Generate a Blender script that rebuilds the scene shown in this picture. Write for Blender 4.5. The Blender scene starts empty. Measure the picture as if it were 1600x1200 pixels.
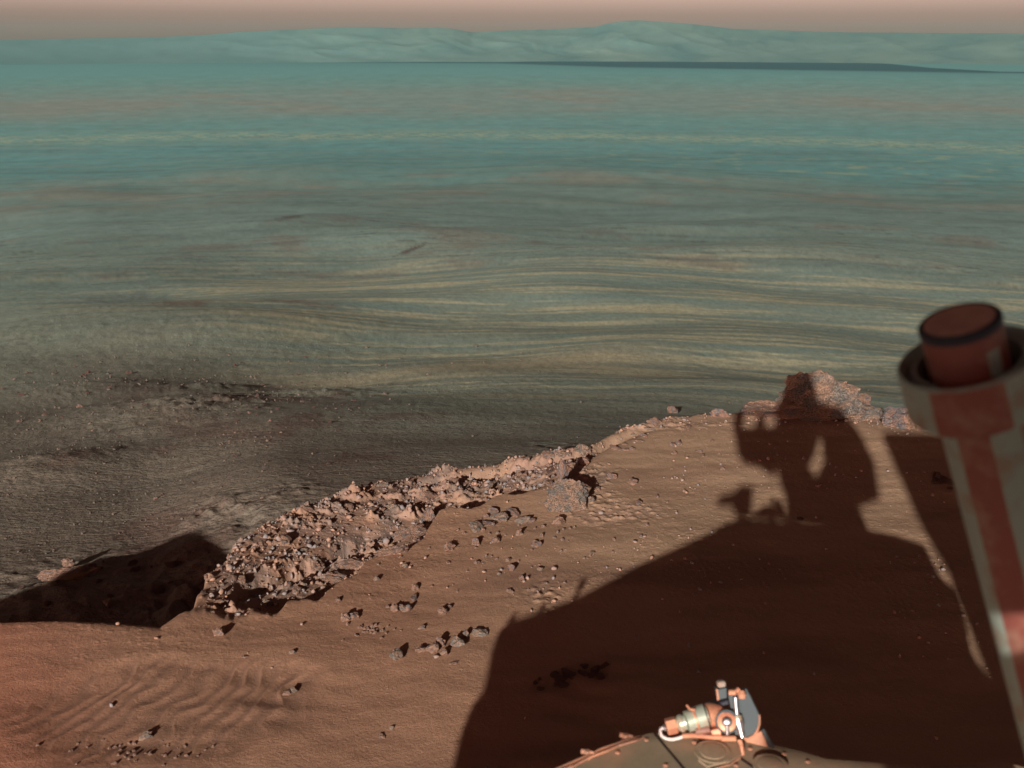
import bpy, math, random
import numpy as np
from mathutils import Vector, Matrix, noise as mnoise
R = math.radians
rnd = random.Random(7)
SC = bpy.context.scene
COL = SC.collection

# ------------------------------------------------------------------ camera
CAM = np.array([0.0, 0.0, 1.5])
PITCH = R(17.54)
FPX = 1715.0                                   # focal length in photo pixels (1600 wide)
FW = np.array([0, math.cos(PITCH), -math.sin(PITCH)])
UP = np.array([0, math.sin(PITCH), math.cos(PITCH)])
RT = np.array([1.0, 0, 0])
cd = bpy.data.cameras.new('camera')
cam = bpy.data.objects.new('camera', cd)
COL.objects.link(cam)
cam.location = CAM
cam.rotation_euler = (R(90) - PITCH, 0, R(0.0))
cd.sensor_width = 36
cd.lens = 36 * FPX / 1600
cd.clip_start = 0.01
cd.clip_end = 30000
cd.dof.use_dof = True
cd.dof.focus_distance = 4.5
cd.dof.aperture_fstop = 9.5
SC.camera = cam

# ------------------------------------------------------------------ light
SUN_AZ, SUN_EL = R(15.28), R(18.42)            # azimuth the shadows run to (right of +Y), sun height
S = np.array([math.sin(SUN_AZ) * math.cos(SUN_EL), math.cos(SUN_AZ) * math.cos(SUN_EL), -math.sin(SUN_EL)])
sl = bpy.data.lights.new('sun', 'SUN')
sl.energy = 4.6
sl.angle = R(0.5)
sl.color = (1.0, 0.92, 0.82)
so = bpy.data.objects.new('sun', sl)
COL.objects.link(so)
so.rotation_euler = Vector(S).to_track_quat('-Z', 'Y').to_euler()
so.location = (-3, -10, 6)

W = bpy.data.worlds.new('World')
SC.world = W
W.use_nodes = True
nt = W.node_tree
bg = nt.nodes['Background']
sky = nt.nodes.new('ShaderNodeTexSky')
sky.sky_type = 'NISHITA'
sky.sun_disc = False
sky.sun_elevation = SUN_EL
sky.sun_rotation = SUN_AZ + math.pi
sky.dust_density = 6
sky.air_density = 1.0
sky.ozone_density = 0.5
bw = nt.nodes.new('ShaderNodeRGBToBW')
tc = nt.nodes.new('ShaderNodeTexCoord')
sx = nt.nodes.new('ShaderNodeSeparateXYZ')
rp = nt.nodes.new('ShaderNodeValToRGB')        # dusty air: bright and tan low down, dim and brown overhead
for pos, c_ in ((0.0, (1.0, 0.58, 0.42)), (0.008, (0.74, 0.45, 0.34)), (0.018, (0.52, 0.335, 0.262)), (0.036, (0.40, 0.270, 0.216)), (0.07, (0.093, 0.052, 0.039)), (0.16, (0.017, 0.0078, 0.0063)), (0.5, (0.0044, 0.0019, 0.0017))):
    e = rp.color_ramp.elements[0] if pos == 0 else rp.color_ramp.elements.new(pos)
    e.position = pos; e.color = (*c_, 1)
rp.color_ramp.elements[-1].color = (0.0036, 0.0015, 0.0013, 1)
mx = nt.nodes.new('ShaderNodeMix'); mx.data_type = 'RGBA'; mx.blend_type = 'MULTIPLY'
mx.inputs[0].default_value = 1
nt.links.new(sky.outputs[0], bw.inputs[0])
nt.links.new(tc.outputs['Generated'], sx.inputs[0])
nt.links.new(sx.outputs['Z'], rp.inputs[0])
gain = nt.nodes.new('ShaderNodeMath'); gain.operation = 'MULTIPLY'; gain.inputs[1].default_value = 25.0
nt.links.new(bw.outputs[0], gain.inputs[0]); nt.links.new(gain.outputs[0], mx.inputs[6])
nt.links.new(rp.outputs[0], mx.inputs[7])
nt.links.new(mx.outputs[2], bg.inputs[0])
bg.inputs[1].default_value = 0.10

SC.view_settings.view_transform = 'Standard'
SC.view_settings.look = 'None'
SC.view_settings.exposure = 0.2
SC.view_settings.gamma = 1
SC.render.engine = 'CYCLES'
SC.cycles.use_denoising = True
SC.cycles.max_bounces = 5
SC.cycles.volume_bounces = 0

# ------------------------------------------------------------------ helpers
def ray(x, y):
    d = FW + RT * (x - 800) / FPX + UP * (600 - y) / FPX
    return d / np.linalg.norm(d)

def px(x, y, d):
    return CAM + ray(x, y) * d

def _hash(ix, iy, seed):
    h = (ix.astype(np.int64) * 374761393 + iy.astype(np.int64) * 668265263 + seed * 2147483647 + 1274126177) & 0xFFFFFFFF
    h = ((h ^ (h >> 13)) * 1274126177) & 0xFFFFFFFF
    h = ((h ^ (h >> 16)) * 2246822519) & 0xFFFFFFFF
    return (h ^ (h >> 15)) & 0xFFFFFFFF

def perlin(x, y, seed=0):
    x = np.asarray(x, float); y = np.asarray(y, float)
    x0 = np.floor(x); y0 = np.floor(y)
    fx = x - x0; fy = y - y0
    u = fx * fx * fx * (fx * (fx * 6 - 15) + 10); v = fy * fy * fy * (fy * (fy * 6 - 15) + 10)
    def g(dx, dy):
        a = _hash(x0 + dx, y0 + dy, seed) * (2 * np.pi / 4294967296.0)
        return np.cos(a) * (fx - dx) + np.sin(a) * (fy - dy)
    a = g(0, 0); b = g(1, 0); c = g(0, 1); d = g(1, 1)
    return 1.4 * ((a + u * (b - a)) * (1 - v) + (c + u * (d - c)) * v)

def fbm(x, y, octaves=4, seed=0, gain=0.5):
    s = 0; a = 1.0; t = 0
    for o in range(octaves):
        s = s + a * perlin(x * 2 ** o + 17.3 * o, y * 2 ** o - 9.1 * o, seed + o); t += a; a *= gain
    return s / t * 1.3

def lumps(x, y, seed=0):
    """cellular stones: height of the nearest lump in a jittered grid"""
    x = np.asarray(x, float); y = np.asarray(y, float)
    x0 = np.floor(x); y0 = np.floor(y); best = np.zeros_like(x)
    for dx in (-1, 0, 1):
        for dy in (-1, 0, 1):
            cx = x0 + dx; cy = y0 + dy
            jx = _hash(cx, cy, seed) / 4294967296.0; jy = _hash(cx, cy, seed + 5) / 4294967296.0
            rr = 0.2 + 0.5 * (_hash(cx, cy, seed + 9) / 4294967296.0) ** 2
            ex = x - cx - jx; ey = y - cy - jy
            an = _hash(cx, cy, seed + 3) / 4294967296.0 * 6.28
            q = np.abs(ex * np.cos(an) + ey * np.sin(an)) * 1.3 + np.abs(ey * np.cos(an) - ex * np.sin(an))
            best = np.maximum(best, np.clip(rr - q * 0.8, 0, None))
    return best

def sm(a, b, x):
    t = np.clip((x - a) / (b - a), 0, 1)
    return t * t * (3 - 2 * t)

def grid_mesh(name, X, Y, Z, wrap, col=None):
    nr, na = X.shape
    me = bpy.data.meshes.new(name)
    me.vertices.add(nr * na)
    me.vertices.foreach_set('co', np.stack([X, Y, Z], -1).astype(np.float32).ravel())
    i = np.arange(nr - 1)[:, None] * na; j = np.arange(na if wrap else na - 1)[None, :]; j2 = (j + 1) % na
    q = np.stack([i + j, i + j2, i + na + j2, i + na + j], -1).reshape(-1, 4)[:, ::-1]
    n = len(q)
    me.loops.add(n * 4); me.polygons.add(n)
    me.loops.foreach_set('vertex_index', q.astype(np.int32).ravel())
    me.polygons.foreach_set('loop_start', np.arange(0, n * 4, 4, dtype=np.int32))
    me.polygons.foreach_set('use_smooth', np.ones(n, bool))
    me.update(calc_edges=True)
    if col is not None:
        at = me.color_attributes.new('Col', 'FLOAT_COLOR', 'POINT')
        c = np.concatenate([col, np.ones(col.shape[:-1] + (1,))], -1).astype(np.float32)
        at.data.foreach_set('color', c.ravel())
    o = bpy.data.objects.new(name, me)
    COL.objects.link(o)
    return o

def tag(o, label=None, cat=None, group=None, kind=None):
    for k, v in (('label', label), ('category', cat), ('group', group), ('kind', kind)):
        if v: o[k] = v
    return o

def material(name, base=(0.3, 0.3, 0.3), attr=False, vary=None, vscale=8, vpos=0.5, rough=0.9, metal=0.0, bump=(), grain=0.0, gscale=300, spec=0.2):
    """principled material: base colour or the Col attribute, patched with a second colour, grain and layered noise bumps"""
    m = bpy.data.materials.new(name); m.use_nodes = True
    t = m.node_tree; N = t.nodes; L = t.links
    p = N['Principled BSDF']
    p.inputs['Roughness'].default_value = rough; p.inputs['Metallic'].default_value = metal
    p.inputs['Specular IOR Level'].default_value = spec
    tc = N.new('ShaderNodeTexCoord')
    if attr:
        a = N.new('ShaderNodeAttribute'); a.attribute_name = 'Col'; c = a.outputs['Color']
    else:
        a = N.new('ShaderNodeRGB'); a.outputs[0].default_value = (*base, 1); c = a.outputs[0]
    if vary:
        nz = N.new('ShaderNodeTexNoise'); nz.inputs['Scale'].default_value = vscale; nz.inputs['Detail'].default_value = 6
        nz.inputs['Roughness'].default_value = 0.65
        L.new(tc.outputs['Object'], nz.inputs['Vector'])
        cr = N.new('ShaderNodeValToRGB'); cr.color_ramp.elements[0].position = vpos - 0.07; cr.color_ramp.elements[1].position = vpos + 0.08
        L.new(nz.outputs['Fac'], cr.inputs[0])
        mi = N.new('ShaderNodeMix'); mi.data_type = 'RGBA'
        L.new(cr.outputs[0], mi.inputs[0]); L.new(c, mi.inputs[6]); mi.inputs[7].default_value = (*vary, 1)
        c = mi.outputs[2]
    if grain:
        nz = N.new('ShaderNodeTexNoise'); nz.inputs['Scale'].default_value = gscale; nz.inputs['Detail'].default_value = 4
        nz.inputs['Roughness'].default_value = 0.8
        L.new(tc.outputs['Object'], nz.inputs['Vector'])
        mr = N.new('ShaderNodeMapRange'); mr.inputs[1].default_value = 0.3; mr.inputs[2].default_value = 0.7
        mr.inputs[3].default_value = 1 - grain; mr.inputs[4].default_value = 1 + grain
        L.new(nz.outputs['Fac'], mr.inputs[0])
        mi = N.new('ShaderNodeMix'); mi.data_type = 'RGBA'; mi.blend_type = 'MULTIPLY'; mi.inputs[0].default_value = 1
        L.new(c, mi.inputs[6]); L.new(mr.outputs[0], mi.inputs[7]); c = mi.outputs[2]
    L.new(c, p.inputs['Base Color'])
    last = None
    for sc_, dist in bump:
        nz = N.new('ShaderNodeTexNoise'); nz.inputs['Scale'].default_value = sc_; nz.inputs['Detail'].default_value = 5
        nz.inputs['Roughness'].default_value = 0.6
        L.new(tc.outputs['Object'], nz.inputs['Vector'])
        b = N.new('ShaderNodeBump'); b.inputs['Strength'].default_value = 1; b.inputs['Distance'].default_value = dist
        L.new(nz.outputs['Fac'], b.inputs['Height'])
        if last: L.new(last.outputs[0], b.inputs['Normal'])
        last = b
    if last: L.new(last.outputs[0], p.inputs['Normal'])
    return m

# ------------------------------------------------------------------ the sand ridge under the rover
def plane_hit(x, y, drop=0.0):
    d = ray(x, y)
    t = (1.5 + drop) / (-d[2] - 0.05 * d[1] + 0.03 * d[0])
    p = CAM + t * d
    return math.degrees(math.atan2(p[0], p[1])), math.hypot(p[0], p[1])

AZS1 = np.array([-60, -24.3, -19, -17, -13.5, -9, -5, -1, 1.2, 2.8, 60])
ST1 = np.array([0, 0, 0, 0.03, 0.06, 0.10, 0.12, 0.10, 0.06, 0.0, 0])
C1 = [(-60, 3.4), (-45, 3.3), (-35, 3.25), (-31, 3.24)] + [plane_hit(*p) for p in [(0, 970), (112, 979), (262, 979), (330, 969), (431, 954), (506, 930), (549, 904), (594, 862), (661, 836), (687, 797), (762, 782), (852, 769), (897, 742)]]
C2 = [(-60, 3.41), (-45, 3.31), (-35, 3.26), (-31, 3.25)] + [plane_hit(*p) for p in [(0, 969), (250, 976)]]
for p in [(296, 950), (318, 915), (345, 868), (394, 825), (476, 791), (567, 756), (687, 729), (815, 711), (905, 698), (984, 667), (1051, 650), (1146, 645), (1214, 642), (1300, 646), (1375, 648), (1476, 662), (1600, 685), (1900, 740)]:
    a = plane_hit(*p)[0]
    C2.append(plane_hit(*p, drop=float(np.interp(a, AZS1, ST1))))
C1A, C1R = map(np.array, zip(*C1)); C2A, C2R = map(np.array, zip(*C2))

def rc2_of(az):
    return np.interp(az, C2A, C2R)

def rc1_of(az):
    r1 = np.interp(az, C1A, C1R)
    return np.where(az > C1A[-1], rc2_of(az) + 5, r1)

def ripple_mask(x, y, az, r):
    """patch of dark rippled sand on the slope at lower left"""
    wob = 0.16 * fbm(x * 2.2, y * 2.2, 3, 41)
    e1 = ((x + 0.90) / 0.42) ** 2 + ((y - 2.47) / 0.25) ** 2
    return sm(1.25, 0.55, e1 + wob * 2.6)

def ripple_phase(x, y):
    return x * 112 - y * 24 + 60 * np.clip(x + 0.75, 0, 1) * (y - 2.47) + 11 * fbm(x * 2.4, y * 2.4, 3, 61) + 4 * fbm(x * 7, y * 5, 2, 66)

def fg_height(x, y, fine=True):
    r = np.hypot(x, y); az = np.degrees(np.arctan2(x, y))
    r1 = rc1_of(az) + 0.09 * fbm(az * 0.45, az * 0 + 3.3, 4, 5)
    r2 = rc2_of(az) + 0.05 * fbm(az * 0.5, az * 0 + 7.7, 3, 6) * sm(-17, -14, az) + 0.10 * fbm(az * 0.9, r * 3, 3, 16) * sm(-19.5, -17, az) * sm(-13, -16, az)
    z = -0.05 * y + 0.03 * x
    z = z + 0.022 * fbm(x * 0.9, y * 0.9, 3, 11) * sm(0.3, 1.2, r) + 0.006 * fbm(x * 2.6 + 4, y * 4.2, 3, 12)
    z = z + 0.34 * sm(-37, -58, az) * sm(1.6, 3.1, r)
    step = np.interp(az, AZS1, ST1)
    past = sm(0, 0.16, r - r1)
    rub = past * sm(-19, -16, az)
    z = z - step * past
    # trench between the two tiers of rubble
    rm = r1 * 0.5 + r2 * 0.5 - 0.06
    z = z - 0.07 * np.exp(-((r - rm) / 0.06) ** 2) * sm(-17, -14, az) * sm(-7, -10, az)
    z = z - 0.05 * np.exp(-((r - (r2 - 0.13)) / 0.06) ** 2) * sm(-7, -4, az) * sm(9, 4, az)
    # broken ground on the rubble and in patches of the slope
    ru = np.clip(rub * sm(7, 3, az) + 0.9 * sm(0.35, 0.02, r2 - r) * sm(3, 5, az) * (0.4 + 0.6 * sm(-0.1, 0.2, fbm(x * 3, y * 3, 2, 8))), 0, 1)
    patch = sm(0.15, 0.5, fbm(x * 1.6 + 2, y * 1.3, 3, 21)) * sm(2.6, 3.1, r) * sm(-9, -3, az) * sm(13, 7, az) * (1 - rub)
    if fine:
        hb = 0.05 * fbm(x * 3, y * 3, 4, 31, 0.6) + 0.055 * lumps(x * 6, y * 6 + x * 2, 3) * (perlin(x * 2, y * 2, 13) > -0.1) + 0.03 * lumps(x * 17, y * 17, 4) + 0.022 * lumps(x * 38, y * 38, 14) + 0.010 * lumps(x * 80, y * 80, 15) + 0.010 * np.round(2.5 * fbm(x * 5 + 3, y * 8, 3, 17))
        z = z + ru * (np.maximum(hb - 0.016, 0.12 * (hb - 0.016)))
        z = z + patch * (0.012 * lumps(x * 16, y * 16, 6) + 0.014 * lumps(x * 34, y * 34, 7) - 0.003)
        z = z + 0.0010 * fbm(x * 22, y * 22, 3, 51) + 0.0034 * lumps(x * 55, y * 55, 9) * sm(0.0, 0.4, fbm(x * 2, y * 2, 2, 10) + 0.15 + 0.3 * sm(0, 10, az)) * sm(2.5, 3.2, r)
        m = ripple_mask(x, y, az, r)
        ph = ripple_phase(x, y)
        z = z + m * (0.0048 * (1 - np.abs(np.sin(ph * 0.5))) * (0.5 + 0.5 * sm(-0.3, 0.3, fbm(x * 4, y * 4, 2, 65))) - 0.010) + 0.0022 * sm(0.2, 0.7, fbm(x * 1.1 + 3, y * 1.1, 2, 63) + 0.4) * np.sin(y * 55 + x * 9 + 5 * fbm(x * 2, y * 2, 3, 62)) * sm(3.0, 2.2, r)
    q = r - r2
    z = z - 0.72 * (np.sqrt(q * q + 0.0012) + q) * 0.5
    return z, ru, patch

dense = np.arange(-29.5, 29.5, 0.058)
side = 29.5 + np.cumsum(np.geomspace(0.09, 7, 48)); side = side[side < 176]
AZ = np.concatenate([-side[::-1], dense, side])
rr = np.concatenate([np.geomspace(0.12, 1.75, 14), np.arange(1.78, 3.0, 0.0042), np.arange(3.0, 4.2, 0.0053), np.arange(4.2, 5.6, 0.0085), np.geomspace(5.62, 8.2, 60)])
A_, R_ = np.meshgrid(np.radians(AZ), rr)
X = R_ * np.sin(A_); Y = R_ * np.cos(A_)
Z, RU, PA = fg_height(X, Y)
azd = np.degrees(A_)
sand = np.array([0.42, 0.235, 0.152]); sand_r = np.array([0.47, 0.31, 0.205]); red = np.array([0.44, 0.175, 0.11]); dark = np.array([0.22, 0.125, 0.09])
stone = np.array([0.385, 0.245, 0.185]); blue = np.array([0.22, 0.185, 0.165])
t = sm(-8, 12, azd + 3 * (R_ - 3))[..., None]
C = sand * (1 - t) + sand_r * t
t = (sm(-20, -28, azd + 2 * fbm(X, Y, 2, 71)) * 0.6)[..., None]; C = C * (1 - t) + red * t
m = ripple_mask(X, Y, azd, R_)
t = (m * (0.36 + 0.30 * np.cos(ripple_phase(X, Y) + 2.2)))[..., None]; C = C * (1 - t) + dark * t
t = (0.45 * sm(0.05, 0.6, fbm(X * 0.9 + 7, Y * 3, 4, 72)) * (1 - RU))[..., None]; C = C * (1 - t) + dark * 1.1 * t
t = (np.clip(RU + PA * 0.5, 0, 1) * (1 - 0.6 * sm(0.05, 0.3, fbm(X * 4, Y * 4, 3, 77))))[..., None]
sb = sm(-0.05, 0.35, fbm(X * 7, Y * 7, 4, 73))[..., None]
C = C * (1 - t) + (stone * (1 - 0.55 * sb) + blue * 0.55 * sb) * t
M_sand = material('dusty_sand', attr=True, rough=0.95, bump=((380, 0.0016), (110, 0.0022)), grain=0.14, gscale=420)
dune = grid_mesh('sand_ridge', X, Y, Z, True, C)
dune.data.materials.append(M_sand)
tag(dune, kind='structure')

# ------------------------------------------------------------------ the slope and floor of the crater
FR = np.array([2.4, 3.2, 4.2, 5.4, 7, 10, 15, 25, 40, 60, 100, 180, 300, 600, 850, 9000])
FZ = np.array([-1.0, -1.0, -1.03, -1.10, -1.41, -2.07, -3.15, -5.2, -7.7, -10.4, -15.7, -25, -37, -59, -64, -64])

def far_height(x, y, fine=True):
    r = np.hypot(x, y); az = np.degrees(np.arctan2(x, y))
    lr = np.log(r)
    z = np.interp(lr, np.log(FR), FZ)
    for k in (0.94, 1.06):                     # soften the kinks of the profile
        z = z + np.interp(lr * 1.0 + math.log(k), np.log(FR), FZ)
    z = z / 3
    lim = sm(700, 300, r)
    for a0, r0_, wa, wr, h_, rg in ((-17.5, 12.6, 5.0, 1.7, 0.13, 0.8), (-16.5, 16.2, 2.6, 1.0, 0.07, 0.6), (-22.5, 17.5, 4.0, 1.6, 0.10, 0.5), (-10, 14.0, 3.5, 1.2, 0.08, 0.6), (-24, 9.2, 6.0, 0.9, 0.16, 0.3), (-20, 36, 9, 7, 0.7, 0.1), (-13, 28, 7, 4, 0.35, 0.2)):
        e_ = np.exp(-((az - a0) / wa) ** 2 - ((r - r0_) / wr) ** 2)
        z = z + h_ * e_
        if fine and rg > 0.25: z = z + rg * e_ * (0.07 * fbm(x * 1.6, y * 1.6, 4, 88, 0.6) + 0.10 * lumps(x * 2.2, y * 2.2, 89) + 0.06 * lumps(x * 6, y * 6, 90))
    z = z + 0.22 * sm(-21, -12, az) * sm(4.6, 6.0, r) * sm(14, 8, r)
    z = z + lim * (0.012 * r * fbm(az * 0.045 + 2, lr * 1.7, 2, 81) * sm(5, 14, r) + 0.004 * r * fbm(az * 0.07, lr * 3.5, 2, 82))
    ru = sm(0.1, 0.45, fbm(az * 0.09 + 5, lr * 3.2, 3, 83)) * sm(9, 4.5, r) + 0.4 * sm(-8, -16, az) * sm(6.6, 5.2, r)
    if fine:
        z = z + np.clip(ru, 0, 1) * (0.10 * fbm(x * 2.4, y * 2.4, 4, 84, 0.6) + 0.12 * lumps(x * 3.6, y * 3.6, 85) + 0.06 * lumps(x * 9, y * 9, 86)) * sm(14, 7, r)
        z = z + lim * 0.0005 * r * fbm(az * 1.3, lr * 30, 3, 87) * sm(6, 10, r) * sm(60, 20, r)
    return z

def dep_table():
    ys = np.concatenate([np.arange(1010, 640, -1.6), np.arange(640, 300, -1.35), np.arange(300, 112, -1.1), np.arange(112, 86, -0.6)])
    fr = np.geomspace(4.2, 3600, 6000); fz = np.interp(np.log(fr), np.log(FR), FZ)
    dep = np.degrees(np.arctan2(1.5 - fz, fr)); o = np.argsort(dep)
    d = np.degrees(PITCH) - np.degrees(np.arctan((600 - ys) / FPX))
    return np.interp(d, dep[o], fr[o])
rr = np.concatenate([np.array([2.4, 2.8, 3.3, 3.8, 4.1]), np.unique(dep_table()), np.array([3700, 5000, 9000])])
A_, R_ = np.meshgrid(np.radians(AZ), rr)
X = R_ * np.sin(A_); Y = R_ * np.cos(A_)
Z = far_height(X, Y)
azd = np.degrees(A_); LR = np.log(R_)
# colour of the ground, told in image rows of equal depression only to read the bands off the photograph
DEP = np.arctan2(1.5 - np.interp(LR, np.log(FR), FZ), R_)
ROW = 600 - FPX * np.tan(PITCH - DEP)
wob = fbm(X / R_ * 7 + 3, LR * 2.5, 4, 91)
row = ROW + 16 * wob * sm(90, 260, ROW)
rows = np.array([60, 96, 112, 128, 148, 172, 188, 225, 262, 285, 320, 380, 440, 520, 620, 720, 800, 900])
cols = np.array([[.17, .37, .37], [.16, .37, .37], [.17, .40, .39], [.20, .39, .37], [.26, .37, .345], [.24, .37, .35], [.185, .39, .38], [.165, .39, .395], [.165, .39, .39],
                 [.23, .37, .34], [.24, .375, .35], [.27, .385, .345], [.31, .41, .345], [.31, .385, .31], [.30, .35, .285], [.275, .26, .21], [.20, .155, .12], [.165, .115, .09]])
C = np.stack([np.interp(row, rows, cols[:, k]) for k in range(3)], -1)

def mix(C, t, c):
    t = np.clip(t, 0, 1)[..., None]
    return C * (1 - t) + np.array(c) * t
# long streaks of pale and dark sand at every size, following the slope
st = np.zeros_like(R_); wt = np.zeros_like(R_)
for k in range(9):
    s_ = 0.5 * 2 ** k
    w = np.exp(-(np.log(s_ / (R_ * 0.12))) ** 2 / 0.5)
    bend = 0.05 * perlin(X / s_ * 0.35, Y / s_ * 0.35, 100 + k) * s_
    st += w * (fbm(X / s_ * 0.55 + 3 * k, (Y + bend + 0.06 * X) / s_ * 4.6, 4, 110 + k, 0.5)); wt += w
st /= wt; st *= 0.30 / st.std()
zone = sm(660, 590, ROW) * sm(370, 425, ROW + 22 * wob) * sm(-27, -13, azd + (ROW - 480) * -0.07)
C = mix(C, zone * sm(-0.04, 0.40, st) * 0.88, (.58, .575, .40))
C = mix(C, zone * sm(-0.06, -0.44, st) * 0.7, (.235, .35, .33))
rest = sm(150, 240, ROW) * (1 - zone)
C = mix(C, rest * 0.35 * sm(0.08, 0.5, st), (.30, .37, .29))
C = mix(C, rest * 0.40 * sm(-0.08, -0.5, st), (.14, .21, .20))
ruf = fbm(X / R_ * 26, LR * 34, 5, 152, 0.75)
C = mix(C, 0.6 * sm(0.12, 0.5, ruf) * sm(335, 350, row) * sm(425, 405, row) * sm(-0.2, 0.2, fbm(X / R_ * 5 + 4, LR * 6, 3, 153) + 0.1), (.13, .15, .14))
# broad pale sand tongue beyond the rubble
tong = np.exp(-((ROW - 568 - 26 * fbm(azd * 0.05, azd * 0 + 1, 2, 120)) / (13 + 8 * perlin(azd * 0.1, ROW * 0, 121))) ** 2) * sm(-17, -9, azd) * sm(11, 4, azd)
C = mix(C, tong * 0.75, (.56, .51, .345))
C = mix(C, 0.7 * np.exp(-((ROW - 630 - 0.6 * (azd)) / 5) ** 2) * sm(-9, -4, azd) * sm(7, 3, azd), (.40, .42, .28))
PXX = 800 + FPX * np.tan(A_) * (math.cos(PITCH) + 0.25)
for (qx, qy, qw, qh, sl_, k, c_) in ((215, 672, 150, 26, 0.25, 0.95, (.15, .085, .07)), (262, 606, 80, 10, 0.2, 0.9, (.15, .095, .08)), (170, 484, 80, 9, 0.0, 0.6, (.26, .17, .13)), (385, 478, 90, 9, 0.12, 0.55, (.24, .17, .14)), (70, 585, 110, 16, 0.05, 0.5, (.15, .13, .12)), (470, 645, 90, 16, 0.1, 0.5, (.15, .14, .13)), (610, 388, 34, 3, -0.2, 0.8, (.14, .11, .10)), (380, 350, 30, 3, -0.1, 0.7, (.14, .12, .11)), (60, 436, 120, 9, 0.03, 0.5, (.16, .19, .18)), (130, 800, 130, 10, -0.05, 0.6, (.11, .085, .075))):
    du = (PXX - qx) / qw; dv = (ROW - qy - sl_ * (PXX - qx)) / qh
    C = mix(C, k * sm(1.2, 0.2, np.hypot(du, dv) + 0.9 * fbm(du * 2.2 + qx, dv * 1.3, 4, 155, 0.65)), c_)
# pink and rust patches
pk = fbm(X / R_ * 9 + 11, LR * 5 + 2, 5, 130, 0.6)
C = mix(C, 0.55 * sm(0.0, 0.35, pk + 0.15 * sm(-5, -15, azd)) * (sm(185, 165, ROW) * sm(130, 145, ROW) + sm(262, 280, ROW) * sm(330, 300, ROW)), (.33, .33, .28))
C = mix(C, 0.45 * sm(0.12, 0.45, pk) * sm(335, 350, ROW) * sm(440, 410, ROW), (.26, .22, .19))
# brown gravel of the near hillside at left
C = mix(C, 0.75 * sm(-2, -15, azd + 0.03 * (ROW - 700) * -1 + 3 * wob) * sm(440, 640, ROW + 40 * wob), (.235, .19, .15))
ro = sm(0.12, 0.42, fbm(X / R_ * 7.5 + 1.7, LR * 4.2, 5, 140, 0.62)) * sm(570, 610, ROW) * sm(-2, -8, azd)
C = mix(C, 0.6 * ro, (.17, .10, .08))
gr = fbm(X / R_ * 160, LR * 190, 3, 150, 0.8)
C = C * (1 + 0.30 * gr * sm(270, 420, ROW))[..., None]
fl = fbm(azd * 0.9, (ROW + azd * 0.5) * 0.22, 4, 165, 0.7)
C = C * (1 + 0.22 * fl * sm(100, 130, ROW) * sm(420, 330, ROW))[..., None]
C = mix(C, 0.35 * sm(0.1, 0.5, fbm(azd * 0.35 + 9, ROW * 0.3, 4, 166, 0.7)) * sm(110, 135, ROW) * sm(335, 300, ROW), (.30, .33, .30))
C = C * (1 + 0.20 * sm(300, 400, ROW) * sm(720, 620, ROW) * sm(-18, -4, azd))[..., None]      # lighter towards the middle of the slope
# pale line of ripples across the floor
cen = 212 + 0.008 * (ROW * 0 + azd * 30) + 3.5 * fbm(azd * 0.16, azd * 0, 3, 160)
rip = np.exp(-((ROW - cen) / 6.5) ** 2) * (0.35 + 0.65 * sm(-0.25, 0.25, fbm(azd * 1.5 + (ROW - 212) * 0.32, (ROW - 212) * 0.30, 3, 161)))
C = mix(C, 0.72 * rip * sm(-0.6, 0.2, fbm(azd * 2.6 - (ROW - 212) * 0.5, ROW * 0.35, 3, 164)), (.46, .57, .40))
C = mix(C, 0.5 * sm(0.28, 0.5, fbm(azd * 0.5, ROW * 0.22, 3, 162)) * sm(225, 235, ROW) * sm(275, 262, ROW) * sm(-5, 3, azd), (.42, .52, .34))
# shadow below the far rim, painted into the floor colour
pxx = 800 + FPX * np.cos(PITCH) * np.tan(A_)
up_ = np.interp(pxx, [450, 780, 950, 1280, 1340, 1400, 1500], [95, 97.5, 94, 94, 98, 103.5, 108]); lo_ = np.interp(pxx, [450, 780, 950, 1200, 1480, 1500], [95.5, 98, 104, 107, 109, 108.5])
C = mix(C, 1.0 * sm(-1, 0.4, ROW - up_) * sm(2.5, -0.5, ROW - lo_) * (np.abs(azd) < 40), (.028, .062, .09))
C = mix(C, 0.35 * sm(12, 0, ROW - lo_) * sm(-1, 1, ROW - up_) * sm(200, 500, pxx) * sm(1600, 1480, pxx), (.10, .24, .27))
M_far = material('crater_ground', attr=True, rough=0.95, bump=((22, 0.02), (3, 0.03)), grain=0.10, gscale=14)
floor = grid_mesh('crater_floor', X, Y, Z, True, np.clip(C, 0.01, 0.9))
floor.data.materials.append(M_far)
tag(floor, kind='structure')

# ------------------------------------------------------------------ far rim of the crater
sil = np.array([(-900, 66), (-300, 63), (0, 62.5), (130, 61), (300, 57.5), (365, 54), (400, 50.5), (450, 48), (500, 45.5), (570, 42.5), (600, 43), (640, 44.5), (690, 43), (715, 45), (742, 50.5), (765, 49.5), (800, 47.5), (850, 46), (890, 44), (920, 42.5), (938, 37), (960, 33), (985, 32), (1010, 34), (1050, 37), (1080, 40), (1120, 45.5), (1170, 47), (1230, 49.5), (1300, 51), (1600, 53.5), (2000, 55), (2600, 58)])
azr = np.concatenate([np.arange(-58, -30, 0.4), np.arange(-30, 30, 0.07), np.arange(30, 58, 0.4)])
ts = np.concatenate([np.linspace(0, 1, 110), np.linspace(1.03, 1.7, 12)])
A_, T_ = np.meshgrid(np.radians(azr), ts)
azd = np.degrees(A_)
pxx = 800 + FPX * np.tan(A_) * (math.cos(PITCH) + 0.02)
crest_row = np.interp(pxx, sil[:, 0], sil[:, 1])
el = PITCH - np.arctan((600 - crest_row) / FPX)         # depression of the crest
rc = 3700 + 300 * np.sin(azd * 0.11) ; r0 = 3150 + 60 * np.sin(azd * 0.16 + 1)
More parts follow.
